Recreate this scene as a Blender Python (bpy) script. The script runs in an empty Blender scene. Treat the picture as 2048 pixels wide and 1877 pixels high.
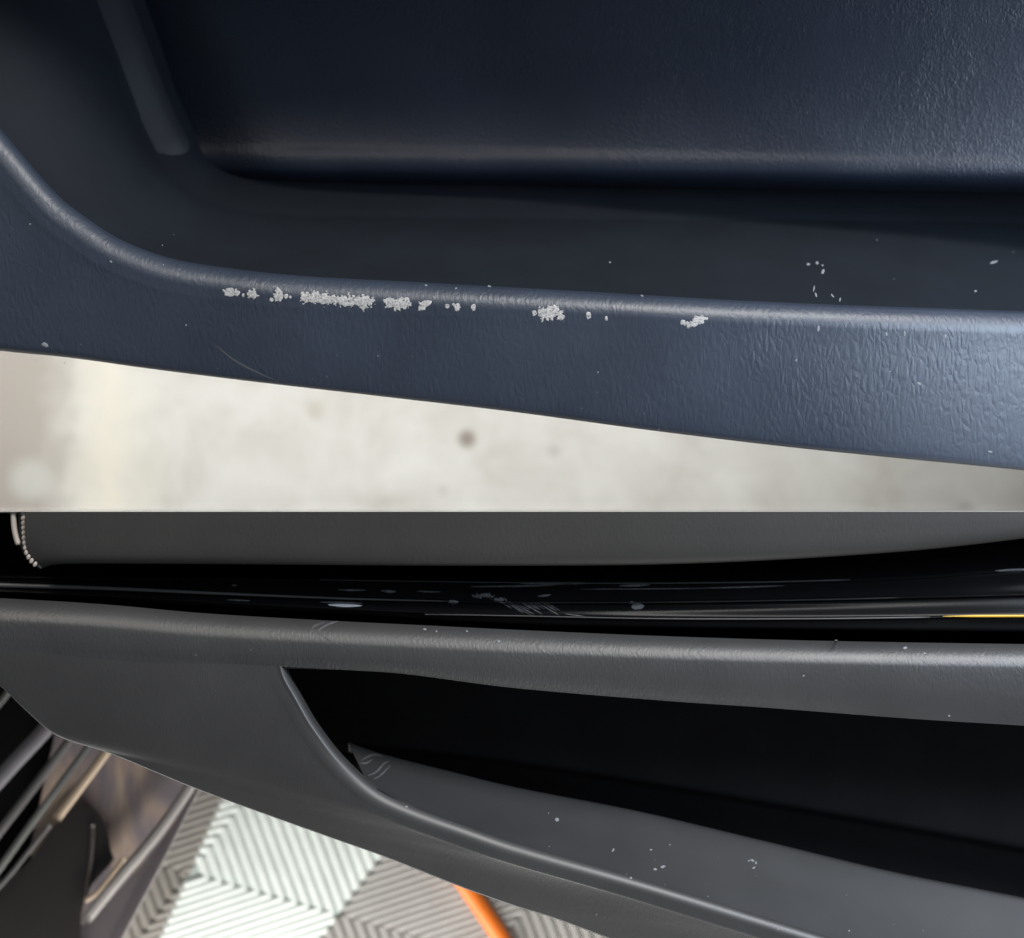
import bpy, bmesh, math, random
from mathutils import Vector, noise as mnoise
from mathutils.bvhtree import BVHTree
random.seed(7)
sc = bpy.context.scene
C = sc.collection
R = math.radians
# ------------------------------------------------------------------ camera
S = 0.00025                     # metres per photograph pixel at the focus distance
LENS, SENSOR = 50.0, 36.0
D = 2048 * S * LENS / SENSOR    # focus distance
cam = bpy.data.cameras.new('camera'); cam.lens = LENS; cam.sensor_width = SENSOR
cam.shift_y = (1024 - 938.5) / 2048
cam.clip_start = 0.02; cam.clip_end = 50
cam.dof.use_dof = True; cam.dof.focus_distance = D + 0.004; cam.dof.aperture_fstop = 4.2
co = bpy.data.objects.new('camera', cam); C.objects.link(co)
co.location = (0, -D, 0); co.rotation_euler = (R(90), 0, 0)
sc.camera = co
# ------------------------------------------------------------------ room light and added fill lamps
w = bpy.data.worlds.new("World"); sc.world = w; w.use_nodes = True
w.node_tree.nodes['Background'].inputs[0].default_value = (0.80, 0.90, 1.0, 1)
w.node_tree.nodes['Background'].inputs[1].default_value = 0.13
def lamp(name, loc, target, sx, sy, power, col=(1, 1, 1)):
    l = bpy.data.lights.new(name, 'AREA'); l.shape = 'RECTANGLE'; l.size = sx; l.size_y = sy
    l.energy = power; l.color = col
    o = bpy.data.objects.new(name, l); C.objects.link(o); o.location = loc
    d = Vector(target) - Vector(loc)
    o.rotation_euler = d.to_track_quat('-Z', 'Y').to_euler()
    return o
lamp('ceiling_light', (0.55, -0.95, 1.22), (0.05, 0, 0), 1.0, 0.30, 26, (1.0, 0.98, 0.95))
lamp('window_light', (0.52, -0.24, 0.16), (0.15, 0, 0.02), 0.25, 0.30, 3.0, (0.72, 0.84, 1.0))
lamp('left_light', (-0.72, -0.95, 1.05), (-0.2, 0, 0), 0.34, 0.30, 5.5, (1.0, 0.95, 0.88))
lamp('tile_fill_light', (-0.15, 0.05, -0.50), (-0.1, 0.18, -0.20), 0.9, 0.10, 4.3, (1.0, 0.99, 0.96))  # added unseen lamp below the view, brightens tiles and sill
lamp('concrete_fill_light', (0.0, 0.245, 0.22), (0, 0.5, 0.03), 1.5, 0.12, 3.1, (1.0, 0.985, 0.95))  # added lamp hidden behind the upper door, brightens the concrete
vs = sc.view_settings
vs.view_transform = 'Standard'; vs.look = 'None'; vs.exposure = 0; vs.gamma = 1; vs.use_curve_mapping = False
sc.cycles.use_denoising = True
sc.cycles.max_bounces = 8
sc.cycles.caustics_reflective = False
# ------------------------------------------------------------------ helpers
def P(px, py, d=0.0):
    k = S * (D + d) / D
    return Vector(((px - 1024) * k, d, (1024 - py) * k))
def cr(p0, p1, p2, p3, t):
    return 0.5 * ((2 * p1) + (p2 - p0) * t + (2 * p0 - 5 * p1 + 4 * p2 - p3) * t * t + (3 * p1 - p0 - 3 * p2 + p3) * t ** 3)
def dense(pts, sub=14):
    v = [Vector(p) for p in pts]
    v = [v[0] * 2 - v[1]] + v + [v[-1] * 2 - v[-2]]
    out = []
    for i in range(1, len(v) - 2):
        a, b, c, d = v[i - 1:i + 3]
        l0, l1, l2 = max((b - a).length, 1e-6), max((c - b).length, 1e-6), max((d - c).length, 1e-6)
        m1 = (c - a) / (l0 + l1) * l1; m2 = (d - b) / (l1 + l2) * l1
        for k in range(sub):
            t = k / sub; t2 = t * t; t3 = t2 * t
            out.append(b * (2 * t3 - 3 * t2 + 1) + m1 * (t3 - 2 * t2 + t) + c * (-2 * t3 + 3 * t2) + m2 * (t3 - t2))
    out.append(v[-2].copy())
    return out
def resample(pts, n):
    q = dense(pts); L = [0.0]
    for a, b in zip(q, q[1:]): L.append(L[-1] + (b - a).length)
    out = []; j = 0
    for i in range(n):
        s = L[-1] * i / (n - 1)
        while j < len(L) - 2 and L[j + 1] < s: j += 1
        f = (s - L[j]) / max(L[j + 1] - L[j], 1e-9)
        out.append(q[j].lerp(q[j + 1], min(max(f, 0), 1)))
    return out
def offset(pts, o):
    out = []
    n = len(pts)
    for i in range(n):
        t = (pts[min(i + 1, n - 1)] - pts[max(i - 1, 0)]).normalized()
        out.append(pts[i] + Vector((-t.y, t.x)) * o)
    return out
def smooth_mesh(name, verts, faces, mat, parent=None, smooth=True):
    me = bpy.data.meshes.new(name); me.from_pydata([tuple(v) for v in verts], [], faces); me.update()
    if smooth: me.polygons.foreach_set('use_smooth', [True] * len(me.polygons))
    me.materials.append(mat)
    o = bpy.data.objects.new(name, me); C.objects.link(o)
    if parent: o.parent = parent
    return o
def prep(rows, n):
    """rows: list of (2-D points, depth or depth list) all resampled to n"""
    out = []
    for pts, dep in rows:
        r = resample(pts, n) if len(pts) != n else [Vector(p) for p in pts]
        r = [Vector((p.x, p.y)) for p in r]
        if isinstance(dep, (int, float)): dd = [dep] * n
        else:
            m = len(dep) - 1
            dd = []
            for i in range(n):
                f = i / (n - 1) * m; k = min(int(f), m - 1); g = f - k
                q0 = dep[max(k - 1, 0)]; q3 = dep[min(k + 2, m)]
                dd.append(cr(q0, dep[k], dep[k + 1], q3, g))
        out.append([P(p.x, p.y, q + bend(p.x)) for p, q in zip(r, dd)])
    return out
surfaces = []
BEND = [0.035]
def bend(x): return BEND[0] * (max(0, x - 1300) / 900) ** 2
def loft(name, rows, mat, parent=None, n=220, sub=5, pick=True, nobend=False):
    if nobend: keep = BEND[0]; BEND[0] = 0
    R3 = prep(rows, n)
    if nobend: BEND[0] = keep
    if all(q[-1].x > 0.285 for q in R3):      # the part goes on past the edge of the picture
        for q in R3:
            t = (q[-1] - q[-7]).normalized(); e = q[-1].copy(); q += [e + t * 0.1, e + t * 0.3]
        n += 2
    m = len(R3); grid = []
    for i in range(m - 1):
        for k in range(sub):
            t = k / sub; row = []
            for j in range(n):
                b, c = R3[i][j], R3[i + 1][j]
                a = R3[i - 1][j] if i > 0 else b * 2 - c
                d = R3[i + 2][j] if i < m - 2 else c * 2 - b
                l0, l1, l2 = max((b - a).length, 1e-7), max((c - b).length, 1e-7), max((d - c).length, 1e-7)
                m1 = (c - a) / (l0 + l1) * l1; m2 = (d - b) / (l1 + l2) * l1
                t2 = t * t; t3 = t2 * t
                row.append(b * (2 * t3 - 3 * t2 + 1) + m1 * (t3 - 2 * t2 + t) + c * (-2 * t3 + 3 * t2) + m2 * (t3 - t2))
            grid.append(row)
    grid.append(R3[-1])
    verts = [v for r in grid for v in r]
    faces = [(r * n + j, r * n + j + 1, (r + 1) * n + j + 1, (r + 1) * n + j) for r in range(len(grid) - 1) for j in range(n - 1)]
    # make normals face the camera
    o = smooth_mesh(name, verts, faces, mat, parent)
    if pick: surfaces.append((verts, faces))
    return o
_bvh = [None, 0]
camloc = Vector((0, -D, 0))
def pick(px, py):
    if _bvh[1] != len(surfaces):
        V = []; F = []
        for vv, ff in surfaces:
            k = len(V); V += vv; F += [tuple(i + k for i in f) for f in ff]
        _bvh[0] = BVHTree.FromPolygons(V, F); _bvh[1] = len(surfaces)
    d = (P(px, py, 0) - camloc).normalized()
    loc, nor, idx, dist = _bvh[0].ray_cast(camloc, d)
    if loc is None: return P(px, py, 0), Vector((0, -1, 0))
    if nor.dot(d) > 0: nor = -nor
    return loc, nor
def tube(name, pts3, rad, mat, parent=None, seg=14, flat=1.0):
    verts = []; faces = []; n = len(pts3)
    for i in range(n):
        t = (pts3[min(i + 1, n - 1)] - pts3[max(i - 1, 0)]).normalized()
        a = t.cross(Vector((0, 1, 0))).normalized(); b = t.cross(a).normalized()
        r = rad(i / (n - 1)) if callable(rad) else rad
        for k in range(seg):
            th = 2 * math.pi * k / seg
            verts.append(pts3[i] + a * (r * math.cos(th)) + b * (r * flat * math.sin(th)))
    for i in range(n - 1):
        for k in range(seg):
            faces.append((i * seg + k, i * seg + (k + 1) % seg, (i + 1) * seg + (k + 1) % seg, (i + 1) * seg + k))
    faces.append(tuple(range(seg))); faces.append(tuple((n - 1) * seg + k for k in reversed(range(seg))))
    return smooth_mesh(name, verts, faces, mat, parent)
def thing(name, loc, label, cat, group=None):
    o = bpy.data.objects.new(name, None); C.objects.link(o); o.location = (0, 0, 0)
    o['label'] = label; o['category'] = cat
    if group: o['group'] = group
    return o
# ------------------------------------------------------------------ materials
def newmat(name):
    m = bpy.data.materials.new(name); m.use_nodes = True
    nt = m.node_tree; b = nt.nodes['Principled BSDF']
    return m, nt, b
def N(nt, t, **kw):
    n = nt.nodes.new(t)
    for k, v in kw.items(): setattr(n, k, v)
    return n
def math_(nt, op, a, b=None, clamp=False):
    n = N(nt, 'ShaderNodeMath', operation=op, use_clamp=clamp)
    for i, x in enumerate((a, b)):
        if x is None: continue
        if isinstance(x, (int, float)): n.inputs[i].default_value = x
        else: nt.links.new(x, n.inputs[i])
    return n.outputs[0]
def coords(nt, rot=(0, 0, 0), scale=(1, 1, 1)):
    tc = N(nt, 'ShaderNodeTexCoord'); mp = N(nt, 'ShaderNodeMapping')
    mp.inputs['Rotation'].default_value = rot; mp.inputs['Scale'].default_value = scale
    nt.links.new(tc.outputs['Object'], mp.inputs[0]); return mp.outputs[0]
def noise_(nt, vec, scale, detail=3, rough=0.55, dist=0.0):
    n = N(nt, 'ShaderNodeTexNoise'); nt.links.new(vec, n.inputs['Vector'])
    n.inputs['Scale'].default_value = scale; n.inputs['Detail'].default_value = detail
    n.inputs['Roughness'].default_value = rough; n.inputs['Distortion'].default_value = dist
    return n
def ramp(nt, fac, stops):
    r = N(nt, 'ShaderNodeValToRGB'); e = r.color_ramp.elements
    while len(e) < len(stops): e.new(0.5)
    for x, (p, c) in zip(e, stops): x.position = p; x.color = (*c, 1)
    nt.links.new(fac, r.inputs[0]); return r.outputs[0]
def leather(name, base, rough=0.45, spec=0.5, wrinkle=260, tilt=0.25, stretch=0.28, depth=0.00022, strength=0.6, pebble=900, dust=0.0, var=0.12):
    m, nt, b = newmat(name); L = nt.links.new
    v = coords(nt, (0, tilt, 0), (1, 0.6, stretch))
    warp = noise_(nt, v, wrinkle * 0.35, 2)
    vm = N(nt, 'ShaderNodeVectorMath', operation='MULTIPLY_ADD')
    L(warp.outputs['Color'], vm.inputs[0]); vm.inputs[1].default_value = (0.006, 0.006, 0.006); L(v, vm.inputs[2])
    vo = N(nt, 'ShaderNodeTexVoronoi', feature='DISTANCE_TO_EDGE'); L(vm.outputs[0], vo.inputs['Vector']); vo.inputs['Scale'].default_value = wrinkle
    crease = math_(nt, 'MULTIPLY', vo.outputs['Distance'], 2.6, True)
    n1 = noise_(nt, vm.outputs[0], wrinkle * 0.9, 4, 0.6)
    rid = math_(nt, 'ABSOLUTE', math_(nt, 'SUBTRACT', n1.outputs[0], 0.5))
    rid = math_(nt, 'MULTIPLY', rid, 5.0, True)
    v2 = coords(nt, (0.2, 0.4, 0.1))
    fine = noise_(nt, v2, pebble, 3, 0.6)
    h = math_(nt, 'ADD', math_(nt, 'MULTIPLY', crease, 0.6), math_(nt, 'MULTIPLY', rid, 0.4))
    patch = noise_(nt, v2, 22, 2)
    pm = N(nt, 'ShaderNodeMapRange'); L(patch.outputs[0], pm.inputs[0])
    pm.inputs[1].default_value = 0.3; pm.inputs[2].default_value = 0.7; pm.inputs[3].default_value = 0.45; pm.inputs[4].default_value = 1.15
    h = math_(nt, 'MULTIPLY', h, pm.outputs[0])
    h = math_(nt, 'ADD', h, math_(nt, 'MULTIPLY', fine.outputs[0], 0.22))
    bp = N(nt, 'ShaderNodeBump'); bp.inputs['Distance'].default_value = depth; bp.inputs['Strength'].default_value = strength
    L(h, bp.inputs['Height']); L(bp.outputs[0], b.inputs['Normal'])
    big = noise_(nt, v2, 14, 4, 0.6)
    lo = tuple(c * (1 - var) for c in base); hi = tuple(c * (1 + var) for c in base)
    col = ramp(nt, big.outputs[0], [(0.3, lo), (0.7, hi)])
    # fine lint and dust specks
    if dust > 0:
        sp = N(nt, 'ShaderNodeTexVoronoi'); L(v2, sp.inputs['Vector']); sp.inputs['Scale'].default_value = 190
        rnd = N(nt, 'ShaderNodeSeparateColor'); L(sp.outputs['Color'], rnd.inputs[0])
        size = math_(nt, 'MULTIPLY', math_(nt, 'GREATER_THAN', rnd.outputs[0], 1 - dust), 0.10)
        dot = math_(nt, 'LESS_THAN', sp.outputs['Distance'], size)
        mx = N(nt, 'ShaderNodeMix', data_type='RGBA'); L(math_(nt, 'MULTIPLY', dot, 0.45), mx.inputs[0]); L(col, mx.inputs[6]); mx.inputs[7].default_value = (0.2, 0.21, 0.23, 1)
        col = mx.outputs[2]
    L(col, b.inputs['Base Color'])
    rr = N(nt, 'ShaderNodeMapRange'); L(big.outputs[0], rr.inputs[0]); rr.inputs[3].default_value = rough - 0.06; rr.inputs[4].default_value = rough + 0.08
    L(rr.outputs[0], b.inputs['Roughness'])
    b.inputs['Specular IOR Level'].default_value = spec
    return m
def plain(name, col, rough=0.5, spec=0.5, metal=0.0, bump=0.0, bscale=300, coat=0.0, var=0.1, vscale=30):
    m, nt, b = newmat(name); L = nt.links.new
    v = coords(nt); n = noise_(nt, v, vscale, 4)
    L(ramp(nt, n.outputs[0], [(0.3, tuple(c * (1 - var) for c in col)), (0.7, tuple(c * (1 + var) for c in col))]), b.inputs['Base Color'])
    b.inputs['Roughness'].default_value = rough; b.inputs['Specular IOR Level'].default_value = spec
    b.inputs['Metallic'].default_value = metal; b.inputs['Coat Weight'].default_value = coat
    if bump:
        n2 = noise_(nt, v, bscale, 3); bp = N(nt, 'ShaderNodeBump'); bp.inputs['Distance'].default_value = bump; bp.inputs['Strength'].default_value = 0.6
        L(n2.outputs[0], bp.inputs['Height']); L(bp.outputs[0], b.inputs['Normal'])
    return m
NAVY = (0.027, 0.037, 0.059)
m_face = leather('navy_leather', NAVY, rough=0.42, spec=0.75, wrinkle=310, tilt=0.34, stretch=0.42, depth=0.00031, strength=0.65, dust=0.004)
m_rim = leather('navy_rim_leather', NAVY, rough=0.40, spec=1.0, wrinkle=420, tilt=0.28, stretch=0.36, depth=0.00022, strength=0.6, dust=0.01)
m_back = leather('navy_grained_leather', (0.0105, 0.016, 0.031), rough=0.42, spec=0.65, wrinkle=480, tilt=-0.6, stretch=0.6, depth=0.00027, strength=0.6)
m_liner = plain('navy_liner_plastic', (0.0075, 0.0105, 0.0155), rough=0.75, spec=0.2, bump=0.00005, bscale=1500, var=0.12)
CHAR = (0.042, 0.0415, 0.0425)
m_cface = leather('charcoal_plastic', CHAR, rough=0.52, wrinkle=500, tilt=0.3, stretch=0.4, depth=0.00013, strength=0.5, dust=0.003)
m_crim = leather('charcoal_rim', CHAR, rough=0.43, spec=0.75, wrinkle=600, tilt=0.3, stretch=0.4, depth=0.00005, strength=0.4)
m_cledge = leather('charcoal_leather', CHAR, rough=0.45, spec=0.8, wrinkle=430, tilt=0.45, stretch=0.42, depth=0.00022, strength=0.55, dust=0.006)
m_cliner = plain('charcoal_liner', (0.0235, 0.0245, 0.0265), rough=0.6, bump=0.00004, bscale=1500, var=0.15)
m_cdark = plain('black_carpet_liner', (0.06, 0.058, 0.061), rough=0.9, spec=0.1, bump=0.0001, bscale=900)
m_pad = leather('armrest_leather', (0.031, 0.0295, 0.028), rough=0.6, wrinkle=420, tilt=0.9, stretch=0.5, depth=0.00018, strength=0.4)
m_gloss = plain('gloss_black', (0.0085, 0.0083, 0.0088), rough=0.20, spec=0.09, coat=0.0)
m_black = plain('matt_black', (0.004, 0.004, 0.004), rough=0.9, spec=0.1)
m_black0 = plain('black_shell', (0.004, 0.004, 0.005), rough=0.9, spec=0.1)
m_cream = plain('cream_thread', (0.44, 0.385, 0.34), rough=0.6, bump=0.0002, bscale=2500)
m_yellow = plain('amber_streak', (0.75, 0.45, 0.05), rough=0.25)
m_scuff_and_glint = plain('pale_scuff_and_glint', (0.15, 0.152, 0.158), rough=0.6, var=0.5, vscale=400)
m_dust = plain('dust', (0.24, 0.25, 0.27), rough=0.9, spec=0.1)
def foam_mat():
    m, nt, b = newmat('exposed_foam'); L = nt.links.new
    v = coords(nt); n = noise_(nt, v, 800, 4, 0.75)
    L(ramp(nt, n.outputs[0], [(0.36, (0.14, 0.14, 0.15)), (0.47, (0.38, 0.375, 0.37)), (0.62, (0.56, 0.55, 0.55))]), b.inputs['Base Color'])
    b.inputs['Roughness'].default_value = 0.9
    return m
m_foam = foam_mat()
# ================================================================== UPPER DOOR
door = thing('storage_pocket', (0, 0, 0), 'navy leather car door pocket above the pale concrete, with white peeled chips along its rim', 'door pocket')
NR = 420
lipC = [(-330, -60), (-130, 155), (0, 310), (95, 418), (165, 472), (230, 512), (330, 549), (450, 570), (600, 586), (800, 597), (1000, 608), (1250, 622), (1450, 634), (1700, 645), (2048, 657), (2250, 664)]
lip = resample(lipC, NR); lip = [Vector((p.x, p.y)) for p in lip]; lip = offset(lip, 7)
def rim_rows(center, r, inner_d, d0=0.0, out_to=20):
    rows = []
    rows.append((offset(center, r + 6), inner_d))
    return rows
r = 42.0
def circ(o, r): return S * (r - math.sqrt(max(r * r - o * o, 0)))
OUT = 1.0   # sign: positive offset is towards the lower-left (outside)
bottom = [(-420, 640), (-200, 676), (0, 702), (140, 716), (300, 738), (500, 763), (760, 793), (1024, 824), (1300, 861), (1600, 897), (2048, 941), (2250, 962)]
bot = resample(bottom, NR)
fr = [(offset(lip, 9), circ(9, r)), (offset(lip, 16), circ(16, r)), (offset(lip, 24), 0.0042)]
def mixrow(a, b, t): return [Vector((p.x, p.y)).lerp(Vector((q.x, q.y)), t) for p, q in zip(a, b)]
edge = offset(lip, 24)
def pf(o): return circ(o, r) if o < 5 else circ(5, r) + (o - 5) * S * 0.18
loft('pocket_face', [(offset(lip, 14), pf(14)), (offset(lip, 19), pf(19)), (edge, pf(24)),
     (mixrow(edge, bot, 0.08), 0.0017), (mixrow(edge, bot, 0.35), 0.0040), (mixrow(edge, bot, 0.7), 0.0072), (mixrow(edge, bot, 0.94), 0.0098),
     (mixrow(edge, bot, 0.985), 0.0112), (bot, 0.0155), (mixrow(edge, bot, 0.99), 0.026), (mixrow(edge, bot, 0.93), 0.036)], m_face, door, n=NR)
m_rim = m_face
loft('pocket_rim', [(offset(lip, 14), pf(14)), (offset(lip, 9), pf(9)), (offset(lip, 4), pf(4)), (offset(lip, -1), 0.0), (offset(lip, -8), circ(8, r)), (offset(lip, -16), circ(16, r)), (offset(lip, -24), circ(24, r)), (offset(lip, -31), circ(31, r)),
     (offset(lip, -37), circ(37, r)), (offset(lip, -41), 0.012), (offset(lip, -43), 0.022)], m_rim, door, n=NR)
# pocket floor, end wall and gully, running in an L round the pocket
inner = offset(lip, -42)
flr = [(-60, -420), (60, -230), (215, 120), (270, 250), (330, 345), (420, 410), (560, 433), (800, 438), (1024, 441), (1400, 443), (1700, 445), (2048, 449), (2300, 452)]
flr2 = [(0, -440), (150, -230), (272, 60), (318, 180), (352, 262), (392, 325), (456, 374), (600, 392), (800, 398), (1024, 400), (1400, 404), (1700, 408), (2048, 414), (2300, 416)]
gul = [(60, -440), (200, -230), (312, 60), (352, 180), (382, 245), (418, 310), (480, 346), (600, 354), (800, 356), (1024, 360), (1400, 364), (1700, 370), (2048, 376), (2300, 378)]
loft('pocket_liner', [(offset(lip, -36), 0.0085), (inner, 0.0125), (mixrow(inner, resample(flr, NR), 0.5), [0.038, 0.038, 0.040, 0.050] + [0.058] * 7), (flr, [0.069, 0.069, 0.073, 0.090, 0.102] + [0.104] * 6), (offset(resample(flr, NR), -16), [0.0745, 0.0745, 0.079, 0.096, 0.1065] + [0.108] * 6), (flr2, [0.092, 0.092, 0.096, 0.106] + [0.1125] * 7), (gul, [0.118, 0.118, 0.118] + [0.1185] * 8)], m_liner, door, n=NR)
cen = [(180, -160), (236, 0), (262, 70), (292, 150), (322, 225), (352, 285), (374, 320), (384, 338)]
cr_ = resample(cen, 90)
def proud(o, h):
    out = []
    for i, p in enumerate(offset(cr_, o)):
        f = max(0, (i - 78) / 11) ** 1.5
        out.append((p, pick(p.x, p.y)[0].y - h * (1 - f) + 0.004 * f))
    return [p for p, _ in out], [d for _, d in out]
m_corner = plain('navy_corner_highlight', (0.0125, 0.015, 0.0205), rough=0.65, bump=0.00005, bscale=1500)  # lighter tone and added rib draw the corner's highlight
loft('corner_highlight', [proud(46, -0.0003), proud(32, 0.0003), proud(17, 0.0011), proud(2, 0.0019), proud(-10, 0.0020), proud(-22, 0.0009), proud(-34, -0.004)], m_corner, door, n=90, nobend=True)
# grained upper trim whose lower edge rolls under above the pocket floor
def hl(pts): return pts
def it(x0, y0, y1, y2, y3, d): 
    e = [d[0], d[0] * .5 + d[1] * .5, d[1], d[1] * .5 + d[2] * .5, d[2], d[2] * .5 + d[3] * .5, d[3]]
    f = [e[0], e[0] * .5 + e[1] * .5] + e[1:2] + [(e[1] + e[2]) / 2] + e[2:3] + [(e[2] + e[3]) / 2, e[3], (e[3] + e[4]) / 2, e[4], (e[4] + e[5]) / 2, e[5], (e[5] + e[6]) / 2, e[6]]
    f[0] += 0.012; f[1] += 0.001
    return ([(x0, y0), (900, y1), (1500, y2), (2300, y3)], f)
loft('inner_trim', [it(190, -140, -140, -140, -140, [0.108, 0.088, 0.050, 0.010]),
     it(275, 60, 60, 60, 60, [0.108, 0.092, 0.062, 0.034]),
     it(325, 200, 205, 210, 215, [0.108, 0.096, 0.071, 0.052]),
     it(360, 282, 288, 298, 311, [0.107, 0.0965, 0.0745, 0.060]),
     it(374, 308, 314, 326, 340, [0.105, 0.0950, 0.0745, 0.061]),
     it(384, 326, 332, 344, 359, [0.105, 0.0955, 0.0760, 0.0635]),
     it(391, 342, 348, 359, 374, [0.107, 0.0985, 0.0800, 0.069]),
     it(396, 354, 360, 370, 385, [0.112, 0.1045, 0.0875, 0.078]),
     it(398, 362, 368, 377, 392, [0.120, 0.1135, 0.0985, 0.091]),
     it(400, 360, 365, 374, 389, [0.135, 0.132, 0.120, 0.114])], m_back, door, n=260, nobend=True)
loft('pocket_shell', [([(-900, -700), (2700, -700)], 0.215), ([(-900, 0), (2700, 0)], 0.215), ([(-900, 430), (2700, 470)], 0.215), ([(-900, 600), (2700, 600)], 0.15), ([(-900, 650), (2700, 700)], 0.07)], m_black0, door, n=30, pick=False)
# armrest that overhangs the pocket just above the picture
bmx = []; ffx = []
for x in (-0.55, 0.75):
    for y, z in [(-0.055, 0.335), (-0.075, 0.345), (-0.08, 0.37), (-0.07, 0.40), (0.0, 0.42), (0.20, 0.42), (0.20, 0.33), (0.0, 0.325)]: bmx.append(Vector((x, y, z)))
for k in range(8): ffx.append((k, (k + 1) % 8, 8 + (k + 1) % 8, 8 + k))
ffx += [tuple(range(7, -1, -1)), tuple(range(8, 16))]
smooth_mesh('armrest', bmx, ffx, m_face, door)
# ---- peeled chips
def blobmask(blobs, x, y):
    v = -9
    for (cx, cy, rx, ry) in blobs:
        q = 1 - math.hypot((x - cx) / rx, (y - cy) / ry)
        v = max(v, q)
    return v
def chip(blobs, seed, step=1.0, thick=0.00012, name='peeled_chip', parent=door, mat=None, jag=0.55, nscale=0.16):
    x0 = min(b[0] - b[2] for b in blobs) - 4; x1 = max(b[0] + b[2] for b in blobs) + 4
    y0 = min(b[1] - b[3] for b in blobs) - 4; y1 = max(b[1] + b[3] for b in blobs) + 4
    nx = int((x1 - x0) / step) + 1; ny = int((y1 - y0) / step) + 1
    idx = {}; verts = []; faces = []
    def val(x, y):
        n = mnoise.noise(Vector((x * nscale, y * nscale, seed))) + 0.5 * mnoise.noise(Vector((x * nscale * 2.3, y * nscale * 2.3, seed + 9)))
        return blobmask(blobs, x, y) + n * jag
    def vert(i, j):
        if (i, j) in idx: return idx[(i, j)]
        x = x0 + i * step; y = y0 + j * step
        p, nn = pick(x, y); q = val(x, y)
        h = thick * min(1, max(0, q) * 5) * (0.75 + 0.9 * mnoise.noise(Vector((x * 0.45, y * 0.45, seed + 3)))) + 0.00006
        if q < 0: h = -0.00015
        verts.append(p + nn * h); idx[(i, j)] = len(verts) - 1
        return idx[(i, j)]
    for i in range(nx):
        for j in range(ny):
            if val(x0 + (i + .5) * step, y0 + (j + .5) * step) > 0:
                faces.append((vert(i, j), vert(i, j + 1), vert(i + 1, j + 1), vert(i + 1, j)))
    if not faces: return None
    return smooth_mesh(name, verts, faces, mat or m_foam, parent, smooth=True)
for k, bl in enumerate([
    [(459, 585, 13, 9)], [(474, 587, 6, 6)], [(486, 591, 3, 4)],
    [(504, 589, 10, 10)],
    [(557, 590, 10, 12)], [(543, 599, 4, 4)], [(572, 593, 5, 5)], [(580, 595, 3, 4)],
    [(609, 595, 8, 12)], [(630, 595, 16, 12), (650, 598, 16, 12), (668, 600, 14, 10), (686, 603, 14, 11), (702, 602, 10, 12)],
    [(716, 603, 8, 10)], [(730, 603, 19, 12), (726, 615, 5, 8)],
    [(780, 606, 14, 10), (797, 609, 16, 12), (812, 607, 10, 10)],
    [(844, 612, 9, 9), (853, 606, 8, 6)],
    [(894, 613, 5, 5)], [(907, 610, 3, 3)], [(914, 616, 7, 8)], [(947, 615, 5, 8)],
    [(1069, 626, 5, 6)], [(1092, 627, 16, 13), (1104, 624, 14, 14), (1120, 632, 8, 10)],
    [(1177, 631, 5, 8)], [(1213, 637, 3, 5)],
    [(1366, 646, 6, 6)], [(1384, 650, 12, 7), (1396, 641, 12, 8), (1405, 636, 8, 5)], [(1413, 638, 3, 3)]]):
    chip(bl, k * 3.1, jag=0.62 if bl[0][2] > 7 else 0.3)
# ---- dust and lint lying on the door
def specks(name, spots, mat, parent):
    verts = []; faces = []
    for (x, y, rx, ry, a) in spots:
        p, nn = pick(x, y)
        k = len(verts); n = 7
        verts.append(p + nn * min(rx, ry) * S * 0.5)
        for i in range(n):
            th = 2 * math.pi * i / n; rr = random.uniform(0.7, 1.15)
            dx = rx * rr * math.cos(th); dy = ry * rr * math.sin(th)
            xx = x + dx * math.cos(a) - dy * math.sin(a); yy = y + dx * math.sin(a) + dy * math.cos(a)
            q, n2 = pick(xx, yy); verts.append(q + n2 * 0.00004)
        for i in range(n): faces.append((k, k + 1 + i, k + 1 + (i + 1) % n))
    o = smooth_mesh(name, verts, faces, mat, parent); o['kind'] = 'stuff'; return o
up = [(222, 524, 4, 3, .5), (547, 574, 2, 2, 0), (89, 690, 8, 5, .3), (60, 449, 2, 2, 0), (1634, 526, 3, 4, .2), (1646, 544, 3, 5, .2), (1616, 529, 4, 3, 0),
      (1645, 531, 2, 2, 0), (1987, 525, 9, 2, -.3), (1284, 592, 3, 2, .2), (1637, 658, 3, 6, 0), (1809, 668, 2.5, 6, 0), (1773, 668, 2, 5, 0), (1891, 673, 2, 5, 0),
      (1838, 768, 5, 2.5, .5), (1592, 721, 2, 3, 0), (1196, 745, 2, 2, 0), (1980, 904, 5, 2, .2), (1318, 860, 2, 3, 0), (372, 651, 2, 2, 0), (1025 + 195, 525, 2, 2, 0),
      (1951, 583, 3, 2, 0), (1628, 578, 1.5, 6, .2), (1632, 590, 1.5, 6, -.3), (1665, 592, 1.5, 6, -.7), (1680, 600, 1.5, 5, .1), (978, 573, 4, 2, 0), (912, 577, 2, 2, 0), (852, 571, 3, 2, 0)]
for i in range(24):
    x = random.uniform(20, 2040); t = random.random()
    y = random.uniform(470, 560) if random.random() < .35 else 680 + (x / 2048) * 60 + t * (40 + 120 * x / 2048)
    if y < 460 + max(0, 300 - x): continue
    s = random.uniform(0.7, 1.4); up.append((x, y, s, s * random.uniform(.7, 1.6), random.uniform(0, 3)))
specks('dust', up, m_dust, door)
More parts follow.
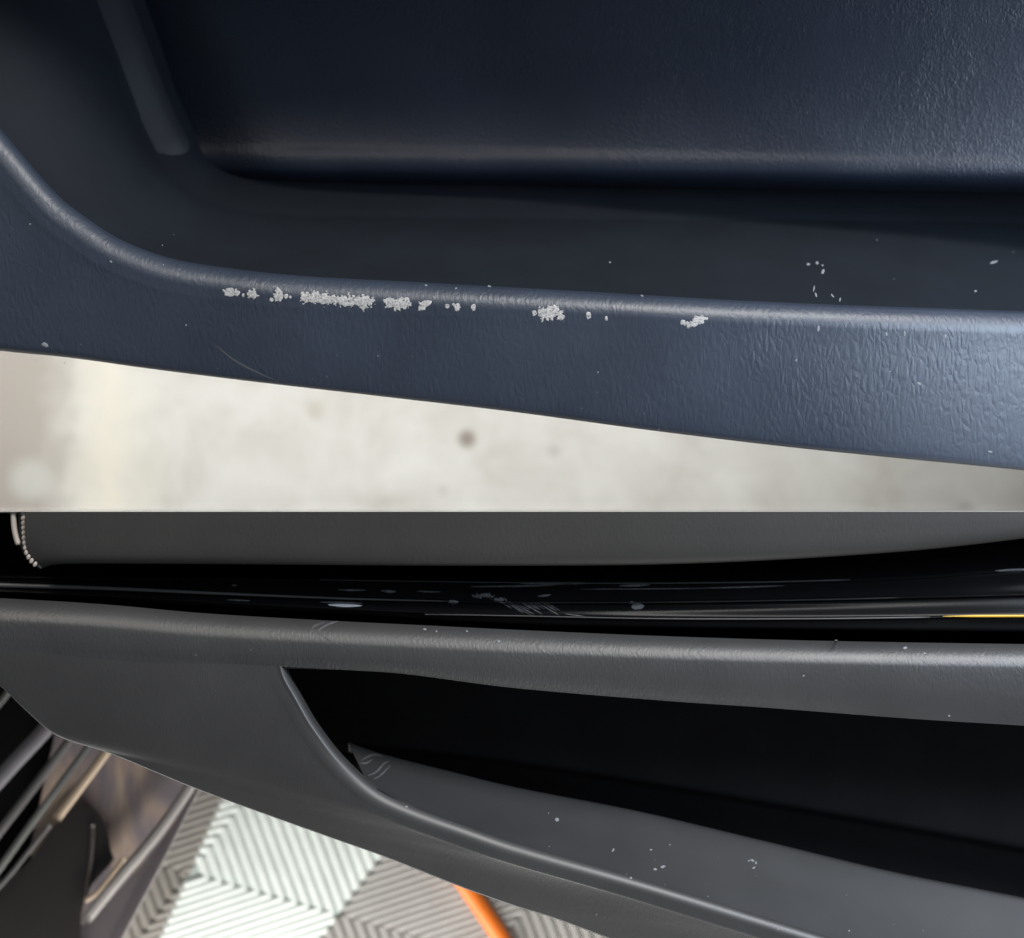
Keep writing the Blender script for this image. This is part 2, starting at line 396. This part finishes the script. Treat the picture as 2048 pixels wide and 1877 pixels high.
# long faint hairline scratch on the face
def streak(name, pts, wpx, mat, parent, lift=0.00005):
    q = [Vector((a, b)) for a, b in pts]; q = resample(q, 40); verts = []; faces = []
    for i, p in enumerate(q):
        t = (q[min(i + 1, 39)] - q[max(i - 1, 0)]).normalized(); nn = Vector((-t.y, t.x))
        ww = wpx * math.sin(math.pi * (i + 0.4) / 39.8) ** 0.6
        for s in (-1, 0, 1):
            pp = Vector((p.x, p.y)) + nn * ww * s; a, b = pick(pp.x, pp.y); verts.append(a + b * (lift + (0.00006 if s == 0 else 0)))
    for i in range(39):
        for s in (0, 1): faces.append((i * 3 + s, i * 3 + s + 1, i * 3 + s + 4, i * 3 + s + 3))
    return smooth_mesh(name, verts, faces, mat, parent)
m_hair = plain('faint_scratch', (0.075, 0.08, 0.09), rough=0.6)
streak('scratch', [(430, 690), (470, 722), (520, 748), (556, 763)], 2.2, m_hair, door)
# ------------------------------------------------------------------ concrete floor behind the upper door: sweeps forward under it as a thin ledge
def concrete():
    m, nt, b = newmat('pale_concrete'); L = nt.links.new
    v = coords(nt)
    n = noise_(nt, v, 14, 6, 0.65, 0.4); n2 = noise_(nt, v, 38, 3, 0.5)
    base = ramp(nt, n.outputs[0], [(0.3, (0.55, 0.54, 0.505)), (0.5, (0.65, 0.645, 0.62)), (0.68, (0.73, 0.73, 0.71))])
    sx = N(nt, 'ShaderNodeSeparateXYZ'); L(v, sx.inputs[0])
    nx = math_(nt, 'ADD', sx.outputs[0], math_(nt, 'MULTIPLY', math_(nt, 'SUBTRACT', n2.outputs[0], 0.5), 0.05))
    def band(val, stops):   # stops in metres along x
        mr = N(nt, 'ShaderNodeMapRange'); L(val, mr.inputs[0]); mr.inputs[1].default_value = -0.5; mr.inputs[2].default_value = -0.2
        return ramp(nt, mr.outputs[0], [((p + 0.5) / 0.3, (c, c, c)) for p, c in stops])
    def mix(fac, a, col):
        x = N(nt, 'ShaderNodeMix', data_type='RGBA'); L(fac, x.inputs[0]); L(a, x.inputs[6]); x.inputs[7].default_value = (*col, 1); return x.outputs[2]
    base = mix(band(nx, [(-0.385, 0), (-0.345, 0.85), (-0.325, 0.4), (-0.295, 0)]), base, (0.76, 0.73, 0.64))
    base = mix(band(nx, [(-0.405, 0.9), (-0.368, 0), (-0.33, 0), (-0.3, 0)]), base, (0.42, 0.385, 0.35))  # shadow of the door painted into the concrete at the left
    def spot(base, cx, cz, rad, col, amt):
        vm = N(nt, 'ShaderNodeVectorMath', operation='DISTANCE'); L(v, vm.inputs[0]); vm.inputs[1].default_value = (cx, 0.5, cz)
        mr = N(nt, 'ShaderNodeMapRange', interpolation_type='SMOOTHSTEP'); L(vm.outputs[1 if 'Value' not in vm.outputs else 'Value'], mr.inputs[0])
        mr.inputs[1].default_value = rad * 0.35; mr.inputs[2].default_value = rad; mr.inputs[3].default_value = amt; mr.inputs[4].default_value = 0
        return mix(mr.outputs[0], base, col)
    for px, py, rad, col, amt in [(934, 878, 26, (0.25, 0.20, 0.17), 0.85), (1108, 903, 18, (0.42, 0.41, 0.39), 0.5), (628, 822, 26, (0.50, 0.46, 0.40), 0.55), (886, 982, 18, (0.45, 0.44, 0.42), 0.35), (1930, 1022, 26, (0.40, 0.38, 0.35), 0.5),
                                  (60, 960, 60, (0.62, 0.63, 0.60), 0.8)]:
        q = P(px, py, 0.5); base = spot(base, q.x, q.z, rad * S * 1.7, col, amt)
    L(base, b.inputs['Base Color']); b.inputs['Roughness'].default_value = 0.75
    return m
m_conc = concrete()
prof = [(0.0012, 0.0), (0.0012, 0.00005), (0.2, 0.0003), (0.47, 0.0006), (0.497, 0.0012), (0.501, 0.005), (0.502, 0.03), (0.502, 0.06), (0.502, 0.50)]
vv = []; ff = []
NX = 30
for i in range(NX):
    x = -0.75 + 1.5 * i / (NX - 1)
    for y, z in prof: vv.append(Vector((x, y, z)))
k = len(prof)
for i in range(NX - 1):
    for j in range(k - 1): ff.append((i * k + j, i * k + j + 1, (i + 1) * k + j + 1, (i + 1) * k + j))
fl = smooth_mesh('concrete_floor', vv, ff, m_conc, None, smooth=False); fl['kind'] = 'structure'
# ================================================================== LOWER DOOR
surfaces.clear(); _bvh[1] = -1; BEND[0] = 0.0
door2 = thing('storage_pocket', (0, 0, 0), 'charcoal car door pocket with unchipped rim, under scuffed gloss black trim', 'door pocket')
T = [(-160, 1190), (0, 1197), (203, 1209), (406, 1227), (660, 1242), (863, 1252), (1024, 1260), (1329, 1273), (1633, 1282), (2048, 1289), (2250, 1291)]
H = [(-160, 1212), (0, 1217), (203, 1228), (406, 1250), (660, 1266), (863, 1279), (1024, 1290), (1329, 1309), (1633, 1324), (2048, 1346), (2250, 1357)]
H2 = [(-160, 1250), (0, 1255), (203, 1268), (406, 1290), (660, 1306), (863, 1320), (1024, 1335), (1329, 1358), (1633, 1376), (2048, 1402), (2250, 1415)]
O = [(-160, 1290), (0, 1297), (203, 1311), (406, 1325), (560, 1334), (700, 1340), (813, 1348), (1024, 1375), (1329, 1401), (1532, 1415), (1837, 1438), (2048, 1451), (2250, 1466)]
OX = [(a, b + 0.6 + 40 * min(1, max(0, (562 - a) / 130))) for a, b in O]
def shift(c, dy): return [(a, b + dy) for a, b in c]
NL = 320
def lc(o): return S * (60 - math.sqrt(max(3600 - (60 - o) ** 2, 0)))
loft('ledge', [(shift(T, 2), 0.060), (shift(T, 0.5), 0.030), (T, lc(0.6))] + [(shift(T, o), lc(o)) for o in (3, 8, 15, 24, 36, 48)] +
     [(mixrow(resample(shift(T, 60), NL), resample(O, NL), 0.35), 0.0003), (mixrow(resample(shift(T, 60), NL), resample(O, NL), 0.7), [0.0007, 0.0007, 0.0008, 0.0012] + [0.0014] * 8), (O, [0.0012, 0.0013, 0.0016, 0.0026] + [0.003] * 8), (OX, [0.0030, 0.0031, 0.0034, 0.0036] + [0.003] * 8)], m_cledge, door2, n=NL)
# the underside of the ledge, only over the pocket
O2 = [p for p in O if p[0] >= 560]
O2 = [(566, 1336)] + O2[1:]
loft('ledge_underside', [(O2, 0.003), (shift(O2, 1), 0.006), (shift(O2, -2), 0.02), (shift(O2, -30), 0.10)], m_cledge, door2, n=160)
NF = 360
L2 = [(540, 1320), (552, 1362), (574, 1402), (610, 1464), (665, 1535), (737, 1598), (813, 1636), (914, 1673), (1024, 1711), (1278, 1784), (1532, 1862), (1800, 1945)]
l2 = [Vector((p.x, p.y)) for p in resample(L2, NF)]
B = [(-160, 1270), (-90, 1308), (0, 1372), (50, 1420), (112, 1471), (218, 1507), (391, 1578), (655, 1674), (757, 1710), (925, 1776), (1024, 1811), (1110, 1838), (1212, 1876), (1420, 1950)]
bb = resample(B, NF)
rr = 17.0
def slide(row, t):      # start the rows of the face along the lower line of the ledge
    return row
def start_at(row, x, y, n=40):
    r2 = [Vector((p.x, p.y)) for p in row]; d = Vector((x, y)) - r2[0]
    for i in range(n): f = 1 - i / n; f = f * f * (3 - 2 * f); r2[i] = r2[i] + d * f
    return r2
edge2 = offset(l2, 14)
def lr(o): return S * (34 - math.sqrt(34 ** 2 - (o - 4) ** 2))
def sd(d, t=0.0, fall=True):
    s0 = 0.0027 * (1 - t) + 0.0010 * t
    return [s0, s0 * .6 + d * .4] + [d * (q if fall else 1) for q in (1, .95, .85, .75, .68, .62, .58, .55)]
loft('pocket_rim', [(offset(l2, o), (0.0008 + lr(o)) if o < -12 else sd(0.0008 + lr(o), 0, False)) for o in (-28, -25, -21, -16, -10, -4, 2, 8)], m_crim, door2, n=NF)
loft('pocket_face', [(offset(l2, 7), sd(0.00088, 0, False)), (offset(l2, 15), sd(0.00115)),
     (mixrow(edge2, bb, 0.08), sd(0.0017, .1)), (mixrow(edge2, bb, 0.4), sd(0.0045, .5)), (mixrow(edge2, bb, 0.75), sd(0.0072, .9)), (mixrow(edge2, bb, 0.96), sd(0.0090, 1)), (mixrow(edge2, bb, 0.99), sd(0.0095, 1)), (bb, sd(0.0108, 1)), (mixrow(edge2, bb, 0.985), 0.028)], m_cface, door2, n=NF)
loft('underside', [(mixrow(edge2, bb, 0.985), 0.027), (mixrow(edge2, bb, 0.97), 0.06), (mixrow(edge2, bb, 0.93), 0.128)], m_cface, door2, n=120, pick=False)  # unseen panel added to keep the lower fill lamp out of the pocket
l2i = offset(l2, -12)
loft('inner_rim', [(offset(l2, -27.5), 0.0060), (offset(l2, -30), 0.0085), (offset(l2, -31), 0.014), (offset(l2, -32), 0.05)], m_cface, door2, n=NF)
# pocket floor (pale ledge inside) and dark recess behind it
F = [(696, 1485), (762, 1508), (914, 1547), (1024, 1574), (1278, 1624), (1532, 1684), (1786, 1745), (2048, 1797), (2300, 1850)]
_g = [p for p in offset(l2, -25) if p.x > 738]
G = [(742, 1582)] + [(p.x, p.y) for p in _g[4::14]] + [(2048, 2010), (2300, 2080)]
Fr = resample(F, 200); Gr = resample(G, 200)
loft('pocket_floor', [(Gr, 0.0048), (mixrow(Gr, Fr, 0.10), 0.0088), (mixrow(Gr, Fr, 0.5), 0.0246), (mixrow(Gr, Fr, 0.94), 0.042), (Fr, 0.0455), (shift([(p.x, p.y) for p in Fr], 1), 0.052), (shift([(p.x, p.y) for p in Fr], 14), 0.075), (shift([(p.x, p.y) for p in Fr], 22), 0.14)], m_cliner, door2, n=200)
loft('pocket_back', [([(480, 1290), (900, 1290), (1500, 1290), (2300, 1300)], 0.110), ([(480, 1400), (900, 1430), (1500, 1480), (2300, 1560)], 0.105),
     ([(500, 1470), (900, 1500), (1500, 1590), (2300, 1730)], 0.100), ([(520, 1490), (900, 1520), (1500, 1612), (2300, 1758)], 0.108), ([(560, 1520), (900, 1590), (1500, 1700), (2300, 1850)], 0.128), ([(640, 1570), (900, 1700), (1500, 1820), (2300, 1990)], 0.128)], m_cdark, door2, n=160)
# gloss black trim
g1 = [(-160, 1125), (100, 1128), (700, 1132), (1400, 1128), (2048, 1100), (2250, 1090)]
a1 = [(-160, 1150), (0, 1155), (500, 1160), (1024, 1166), (1500, 1166), (1800, 1158), (2048, 1140), (2250, 1128)]
b1 = [(-160, 1166), (0, 1171), (203, 1177), (450, 1188), (700, 1198), (1024, 1206), (1329, 1205), (1633, 1200), (2048, 1190), (2250, 1184)]
c1 = [(-160, 1180), (0, 1183), (203, 1192), (450, 1206), (700, 1219), (1024, 1232), (1329, 1238), (1633, 1238), (2048, 1233), (2250, 1231)]
e1_ = [(-160, 1186), (0, 1188), (203, 1199), (450, 1214), (700, 1228), (1024, 1247), (1329, 1254), (1633, 1258), (2048, 1262), (2250, 1263)]
def ridge(c, h, d, w=2.2):   # a thin raised bead following the line
    return [(shift(c, -w * 1.6), d), (shift(c, -w), d - h * 0.55), (c, d - h), (shift(c, w), d - h * 0.5), (shift(c, w * 1.6), d + 0.0002)]
loft('gloss_trim', [(g1, 0.060)] + ridge(a1, 0.0008, 0.036) + [(mixrow(resample(a1, 200), resample(b1, 200), 0.5), 0.0325)] + ridge(b1, 0.0016, 0.030, 3.0) + [(mixrow(resample(b1, 200), resample(c1, 200), 0.5), 0.0285)] + ridge(c1, 0.0012, 0.027) +
     [(e1_, 0.029), (shift(e1_, 1), 0.034), (shift(e1_, -3), 0.050)], m_gloss, door2, n=260, sub=4)
loft('shadow_gap', [([(-300, 1025), (2400, 1025)], 0.06), ([(-300, 1040), (2400, 1040)], 0.10), (a1, 0.09), (c1, 0.08), (shift(e1_, 60), 0.08)], m_black, door2, n=60, pick=False)
# armrest pad with piping and stitches
A0 = [(50, 1024.6), (300, 1024.6), (1000, 1024.6), (1600, 1024.6), (2250, 1024.6)]
A1 = [(50, 1060), (300, 1062), (1000, 1062), (1600, 1060), (2250, 1035)]
A2 = [(54, 1095), (140, 1108), (300, 1110), (1000, 1113), (1400, 1108), (1800, 1088), (2050, 1062), (2250, 1036)]
A3 = [(66, 1122), (110, 1124), (300, 1124), (1000, 1128), (1400, 1124), (1800, 1101), (2050, 1074), (2250, 1046)]
A4 = [(80, 1137), (112, 1129), (300, 1128), (1000, 1132), (1400, 1127), (1800, 1104), (2050, 1077), (2250, 1050)]
loft('armrest_pad', [(A0, 0.0005), (A1, 0.001), (A2, 0.0022), (A3, 0.0045), (A4, 0.0085), (shift(A4, -2), 0.04)], m_pad, door2, n=200)
pad = door2.children[-1] if door2.children else None
pad = [o for o in bpy.data.objects if o.name.startswith('armrest_pad')][0]
pp = [P(x, y, 0.004) for x, y in [(27, 1024.8), (27.5, 1045), (30, 1065), (35, 1084), (38, 1090)]]
tube('piping', [Vector(p) for p in dense([tuple(q) for q in pp], 5)], lambda t: 5.6 * S * (1 if t < .85 else max(.15, math.sqrt(max(0, 1 - ((t - .85) / .15) ** 2)))), m_cream, pad)
loft('side_welt', [([(36, 1024.8), (37, 1060), (40, 1090), (50, 1112), (75, 1136)], 0.010), ([(44, 1024.8), (46, 1060), (47, 1090), (56, 1114), (80, 1138)], 0.006), ([(56, 1024.8), (57, 1060), (58, 1090), (66, 1114), (84, 1136)], 0.006)], m_cface, pad, n=40, pick=False)
st = resample([(47, 1027), (47.5, 1060), (49, 1085), (52, 1104), (60, 1119), (70, 1129)], 12)
bm = bmesh.new(); bmesh.ops.create_uvsphere(bm, u_segments=10, v_segments=6, radius=1.0)
sme = bpy.data.meshes.new('stitch'); bm.to_mesh(sme); bm.free(); sme.materials.append(m_cream); sme.polygons.foreach_set('use_smooth', [True] * len(sme.polygons))
for i, p in enumerate(st):
    o = bpy.data.objects.new('stitch', sme); C.objects.link(o); o.parent = pad
    o.location = P(p.x, p.y, 0.0035); o.scale = (5.8 * S * (1 - .03 * i), 4.0 * S, 6.0 * S); o.rotation_euler = (0, 0.2 + .08 * max(0, i - 7), 0)
# amber streak at the right end of the trim
q = [(1885, 1233), (1930, 1232.4), (2000, 1232), (2080, 1231.8)]
tube('amber_streak', [pick(x, y)[0] + Vector((0, -0.0004, 0)) for x, y in [(1885 + i * 20, 1233 - .06 * i) for i in range(21)]], lambda t: S * min(2.8, 0.5 + 14 * t), m_yellow, door2, seg=8)
m_trim_refl = plain('trim_reflection_grey', (0.11, 0.108, 0.11), rough=0.4)  # grey tubes drawn as long reflections on the gloss trim
def trimline(name, pts, w0, w1, mat):
    q = resample(pts, 50); tube(name, [pick(p.x, p.y)[0] + Vector((0, -0.0003, 0)) for p in q], lambda t: S * (w0 + (w1 - w0) * t), mat, door2, seg=8)
trimline('trim_reflection', [(-60, 1168.5), (0, 1171), (203, 1177), (450, 1188), (700, 1198), (900, 1203)], 5.5, 1.0, m_trim_refl)
trimline('trim_reflection', [(640, 1160), (900, 1164), (1200, 1167), (1500, 1165), (1700, 1160)], 0.6, 1.2, m_trim_refl)
trimline('trim_reflection', [(850, 1229), (1024, 1232), (1329, 1238), (1633, 1238), (1860, 1235)], 1.0, 1.6, m_trim_refl)
trimline('trim_reflection', [(1000, 1206), (1329, 1205), (1633, 1200), (1800, 1196)], 0.8, 1.4, plain('dim_trim_reflection', (0.03, 0.03, 0.031), rough=0.4))
# wear on the gloss trim, plus pale streaks drawn as its reflections
sc_pts = [((675, 1180), (732, 1181), 1.6), ((762, 1182), (792, 1184), 2.6), ((835, 1183), (882, 1184.5), 1.2), ((463, 1171), (474, 1171), 2), ((1075, 1193), (1102, 1190), 2.0), ((1238, 1172), (1300, 1170), 2.2),
          ((940, 1174), (1110, 1171), 1.7), ((1040, 1167), (1180, 1167), 2.6), ((1160, 1179), (1420, 1177), 1.1), ((1400, 1177), (1570, 1172), 1.3), ((1990, 1142), (2060, 1139), 2.4), ((1130, 1228), (1170, 1233), 1.0)]
for i in range(15):
    x = 1004 + i * 6.2 + random.uniform(-3, 3); l = random.uniform(.5, 1)
    sc_pts.append(((x, 1202 + random.uniform(0, 6)), (x + 44 * l, 1202 + 30 * l), random.uniform(.6, 1.3)))
for (a, b, wd) in sc_pts:
    streak('scuff_and_glint', [a, ((a[0] + b[0]) / 2, (a[1] + b[1]) / 2 + .4), b], wd, m_scuff_and_glint, door2)
m_glint = plain('bright_glint', (0.8, 0.82, 0.86), rough=0.3)  # white reflections on the trim, drawn as bright streaks
streak('scuff_and_glint', [(640, 1205), (690, 1206), (725, 1207)], 1.8, m_scuff_and_glint, door2)
streak('scuff_and_glint', [(656, 1210), (690, 1211.5), (724, 1212)], 3.0, m_glint, door2)
streak('scuff_and_glint', [(455, 1200), (475, 1201), (500, 1202)], 1.4, m_scuff_and_glint, door2)
chip([(1275, 1213, 12, 7), (1264, 1206, 6, 3)], 4.4, step=1.5, thick=0.0002, name='scuff_and_glint', parent=door2, mat=m_scuff_and_glint, jag=0.15)
chip([(908, 1205, 10, 4)], 8.4, step=1.2, thick=0.0002, name='scuff_and_glint', parent=door2, mat=m_scuff_and_glint, jag=0.6)
chip([(965, 1192, 22, 4), (1000, 1200, 12, 4)], 18.4, step=1.2, thick=0.0001, name='scuff_and_glint', parent=door2, mat=m_scuff_and_glint, jag=1.1, nscale=0.4)
lo = [(1114, 1639, 5, 4, 0), (1227, 1700, 2.5, 2.5, 0), (1302, 1700, 3, 2, 0), (1326, 1734, 5, 3, -.3), (1311, 1739, 4, 2.5, 0), (1262, 1756, 3, 2.5, 0), (1505, 1721, 4, 2.5, .5), (1512, 1726, 2, 3, 0), (1508, 1736, 4, 2, -.6), (1498, 1722, 3, 1.5, 0), (1556, 1859, 3, 2, 0), (1698, 1862, 2, 2, 0), (813, 1614, 3, 2.5, 0),
      (849, 1259, 4, 2, 0), (873, 1263, 2, 2, 0), (934, 1263, 2, 2, 0), (998, 1283, 3, 3, 0), (1672, 1281.5, 4, 1.5, 0), (1810, 1296, 4, 2.5, 0), (1849, 1307, 2.5, 2, 0), (1406, 1303, 2, 2, 0), (1898, 1432, 3, 2, 0), (1607, 1352, 3, 2, 0), (1225, 1703, 2, 2, 0), (1340, 1690, 1.5, 1.5, 0)]
for i in range(14):
    x = random.uniform(1050, 2030); y = 1600 + (x - 1050) * .24 + random.uniform(5, 110)
    s = random.uniform(.6, 1.3); lo.append((x, y, s, s, 0))
specks('dust', lo, m_dust, door2)
m_chalk = plain('chalky_scratch', (0.095, 0.095, 0.10), rough=0.7, var=0.4, vscale=500)
m_chalk2 = plain('faint_chalky_scratch', (0.065, 0.065, 0.068), rough=0.7, var=0.4, vscale=500)
for pts, wd, mt in [([(676, 1243), (655, 1250), (640, 1259), (636, 1266)], 2.2, m_chalk), ([(636, 1266), (660, 1282), (690, 1296)], 1.6, m_chalk2),
                ([(650, 1245), (630, 1252), (622, 1260)], 2.5, m_chalk2), ([(722, 1522), (738, 1513), (752, 1510), (766, 1513)], 2.4, m_chalk2), ([(718, 1526), (732, 1527), (745, 1519)], 2.0, m_chalk2),
                ([(735, 1552), (752, 1545), (768, 1528), (778, 1522)], 2.4, m_chalk2), ([(745, 1560), (760, 1552), (782, 1530)], 2.0, m_chalk2)]:
    streak('scratch', pts, wd, mt, door2)
# ================================================================== GARAGE FLOOR OF RIBBED TILES
DF = 0.24
E1 = Vector((-0.6, 0.8)) * 300; E2 = Vector((0.964, 0.267)) * 311; O0 = Vector((378, 1745))
def tmat(name, c, v=0.06):
    return plain(name, c, rough=0.45, var=v, vscale=60, bump=0.0001, bscale=500)
m_white = tmat('white_tile', (0.66, 0.70, 0.66)); m_tan_shade = tmat('shaded_taupe_tile', (0.235, 0.215, 0.19)); m_grey = tmat('pale_taupe_tile', (0.31, 0.295, 0.275))  # left taupe tiles use a darker copy, shade put into the colour
m_gapw = plain('white_tile_tray', (0.42, 0.48, 0.45), rough=0.7); m_gapt = plain('taupe_tile_tray', (0.14, 0.13, 0.115), rough=0.8)
def uv2(u, v): return O0 + E2 * u + E1 * v
bA, bB = Vector((443, 1601)), Vector((321, 1876))      # the colour boundary on the left
def side(p): return (bB - bA).y * (p.x - bA.x) - (bB - bA).x * (p.y - bA.y)   # >0: right of the boundary
ground = smooth_mesh('garage_floor', [P(-600, 1100, DF + 0.012), P(1900, 1100, DF + 0.012), P(1900, 2400, DF + 0.012), P(-600, 2400, DF + 0.012)], [(0, 3, 2, 1)], plain('garage_slab', (0.12, 0.11, 0.10), rough=0.8), None, smooth=False)
ground['kind'] = 'structure'
def rib(a, b, mat, parent):
    if (b - a).length < 7: return
    t = (b - a).normalized(); n = Vector((-t.y, t.x)); hw = 9.8
    verts = []; faces = []
    secs = [(-hw, 0.006), (-hw, 0.0018), (-hw * .6, 0.0004), (0, 0.0), (hw * .6, 0.0004), (hw, 0.0018), (hw, 0.006)]
    for e, q in ((0, a), (1, b)):
        for o_, dz in secs:
            p = q + n * o_; verts.append(P(p.x, p.y, DF + dz))
    m = len(secs)
    for i in range(m - 1): faces.append((i, i + 1, m + i + 1, m + i))
    faces.append(tuple(range(m))); faces.append(tuple(range(2 * m - 1, m - 1, -1)))
    smooth_mesh('rib', verts, faces, mat, parent, smooth=False)
NRIB = 12
def tile(i, j):
    c = [uv2(i, j), uv2(i + 1, j), uv2(i + 1, j + 1), uv2(i, j + 1)]
    white = i == 0
    cen = (c[0] + c[2]) / 2
    mt = m_white if white else (m_tan_shade if i < 0 else m_grey)
    ty = smooth_mesh('floor_tile', [P(p.x, p.y, DF + 0.0018) for p in c] + [P(p.x, p.y, DF + 0.011) for p in c], [(0, 3, 2, 1), (0, 1, 5, 4), (1, 2, 6, 5), (2, 3, 7, 6), (3, 0, 4, 7), (4, 5, 6, 7)], m_gapw if white else m_gapt, ground, smooth=False)
    par = (i + j) % 2
    for k in range(-NRIB + 1, NRIB):
        q = (k + 0.5) / NRIB if k >= 0 else (k + 0.5) / NRIB
        # par 1: direction e2+e1 (line u-v=q), par 0: direction e2-e1 (line u+v=1+q)
        if par == 1: a = (max(q, 0), max(-q, 0)); b = (min(1, 1 + q), min(1, 1 - q))
        else:
            s = 1 + q; a = (max(0, s - 1), min(1, s)); b = (min(1, s), max(0, s - 1))
        if abs(a[0] - b[0]) < 0.04: continue
        A = uv2(i + a[0], j + a[1]); Bp = uv2(i + b[0], j + b[1])
        mid = (A + Bp) / 2
        if mid.y < 1480 or mid.y > 2080 or mid.x > 1350: continue
        sa, sb = side(A), side(Bp)
        def mm(p):
            if i > 0: return m_grey
            return m_white if side(p) > 0 else m_tan_shade
        if i <= 0 and sa * sb < 0:
            X = A.lerp(Bp, sa / (sa - sb)); rib(A, X, mm(A), ty); rib(X, Bp, mm(Bp), ty)
        else: rib(A, Bp, mm(mid), ty)
for i in (-1, 0, 1, 2):
    for j in (-1, 0): tile(i, j)
if side(Vector((600, 1750))) < 0:
    _s = side
hose = thing('hose', (0, 0, 0), 'bright orange hose lying across the ribbed taupe floor tile', 'hose')
hp = [P(x, y, DF - 0.0085 + 0.004) for x, y in [(850, 1640), (905, 1730), (948, 1795), (985, 1850), (1020, 1905), (1060, 1970)]]
tube('hose_body', [Vector(q) for q in dense([tuple(p) for p in hp], 8)], 21 * S * 1.15, plain('orange_rubber', (0.90, 0.20, 0.02), rough=0.4, var=0.05), hose, seg=24)
# ================================================================== CAR SILL AT LOWER LEFT
sill = thing('car_sill', (0, 0, 0), 'car sill with grey rubber seals and glossy brown paint at the lower left', 'car sill')
def strip(name, pts, wpx, d, mat, flat=0.55, taper=None):
    p3 = [P(x, y, d) for x, y in pts]
    return tube(name, [Vector(q) for q in dense([tuple(p) for p in p3], 8)], wpx * S, mat, sill, seg=18, flat=flat)
DS = 0.17
m_seal = plain('grey_rubber', (0.15, 0.14, 0.155), rough=0.65); m_seal2 = plain('dark_rubber', (0.095, 0.09, 0.088), rough=0.7); m_seal3 = plain('olive_rubber', (0.11, 0.112, 0.105), rough=0.65)
m_gold = plain('bronze_metal', (0.46, 0.35, 0.25), rough=0.5, metal=0.2, var=0.2, vscale=25)
m_pale = plain('pale_metal', (0.29, 0.265, 0.25), rough=0.5, metal=0.1, var=0.1)
m_dark_refl = plain('dark_paint_reflection', (0.012, 0.009, 0.009), rough=0.5, spec=0.3)
def paint():  # gold and violet reflections of the sill paint mixed into its colour
    m, nt, b = newmat('paint_reflections'); L = nt.links.new
    v = coords(nt, (0, 0.6, 0), (1, 1, 0.45)); n = noise_(nt, v, 32, 3, 0.5, 0.5)
    L(ramp(nt, n.outputs[0], [(0.32, (0.12, 0.105, 0.125)), (0.46, (0.20, 0.165, 0.17)), (0.56, (0.32, 0.24, 0.20)), (0.68, (0.46, 0.36, 0.26))]), b.inputs['Base Color'])
    b.inputs['Roughness'].default_value = 0.5
    return m
m_paint = paint()
def slab(name, poly, d, mat, thick=0.004, parent=sill):
    n = len(poly); vs_ = [P(x, y, d) for x, y in poly] + [P(x, y, d + thick) for x, y in poly]
    fs = [tuple(range(n)), tuple(range(2 * n - 1, n - 1, -1))] + [(i, (i + 1) % n, n + (i + 1) % n, n + i) for i in range(n)]
    return smooth_mesh(name, vs_, fs, mat, parent, smooth=False)
slab('sill_base', [(-300, 1250), (120, 1400), (390, 1530), (400, 1570), (330, 1700), (235, 1890), (150, 2050), (-300, 2050)], DS + 0.030, m_black, 0.006)
slab('painted_panel', [(120, 1420), (235, 1440), (430, 1530), (380, 1600), (318, 1688), (225, 1795), (168, 1850), (90, 1850), (60, 1700)], DS + 0.020, m_paint, 0.004)
slab('flange', [(430, 1530), (392, 1590), (330, 1720), (243, 1877), (190, 1990), (60, 1990), (150, 1860), (250, 1760), (330, 1650), (380, 1560)], DS + 0.022, plain('plum_paint', (0.095, 0.080, 0.085), rough=0.35), 0.006)
# dark rounded reflection in the sill paint, built as a dark slab
refl_poly = [(-60, 1780), (40, 1740), (110, 1650), (150, 1612), (175, 1610), (200, 1632), (214, 1665), (222, 1705), (228, 1722), (205, 1745), (170, 1795), (160, 1880), (160, 2000), (-200, 2000)]
hr = [(p.x, p.y) for p in resample(refl_poly, 60)]
slab('dark_reflection', hr, DS + 0.014, m_dark_refl, 0.003)
strip('rubber_seal', [(150, 1380), (92, 1458), (30, 1525), (-60, 1625)], 19, DS, m_seal)
strip('rubber_seal', [(180, 1425), (130, 1492), (60, 1585), (-60, 1740)], 11, DS + 0.004, m_seal2)
strip('rubber_seal', [(215, 1440), (163, 1512), (90, 1610), (0, 1736), (-60, 1815)], 9, DS + 0.004, m_seal3)
strip('rubber_seal', [(40, 1350), (5, 1400), (-60, 1470)], 8, DS + 0.002, m_seal3)
strip('bronze_trim', [(245, 1455), (204, 1516), (160, 1575), (113, 1638)], 12, DS + 0.002, m_gold, 0.6)
strip('bronze_trim', [(100, 1650), (60, 1700), (20, 1750), (-40, 1815)], 6, DS + 0.008, m_seal2)
strip('pale_trim', [(400, 1540), (368, 1592), (310, 1672), (240, 1755), (172, 1840)], 14, DS + 0.006, m_pale, 0.6)
strip('pale_trim', [(250, 1716), (222, 1752), (195, 1785), (170, 1802)], 7, DS + 0.006, m_gold, 0.6)
strip('edge_bead', [(420, 1545), (393, 1590), (330, 1715), (243, 1880), (190, 1985)], 3, DS + 0.018, m_pale)
strip('welt', [(186, 1650), (184, 1700), (178, 1750), (172, 1790)], 5, DS + 0.012, plain('brown_welt', (0.05, 0.04, 0.035)))
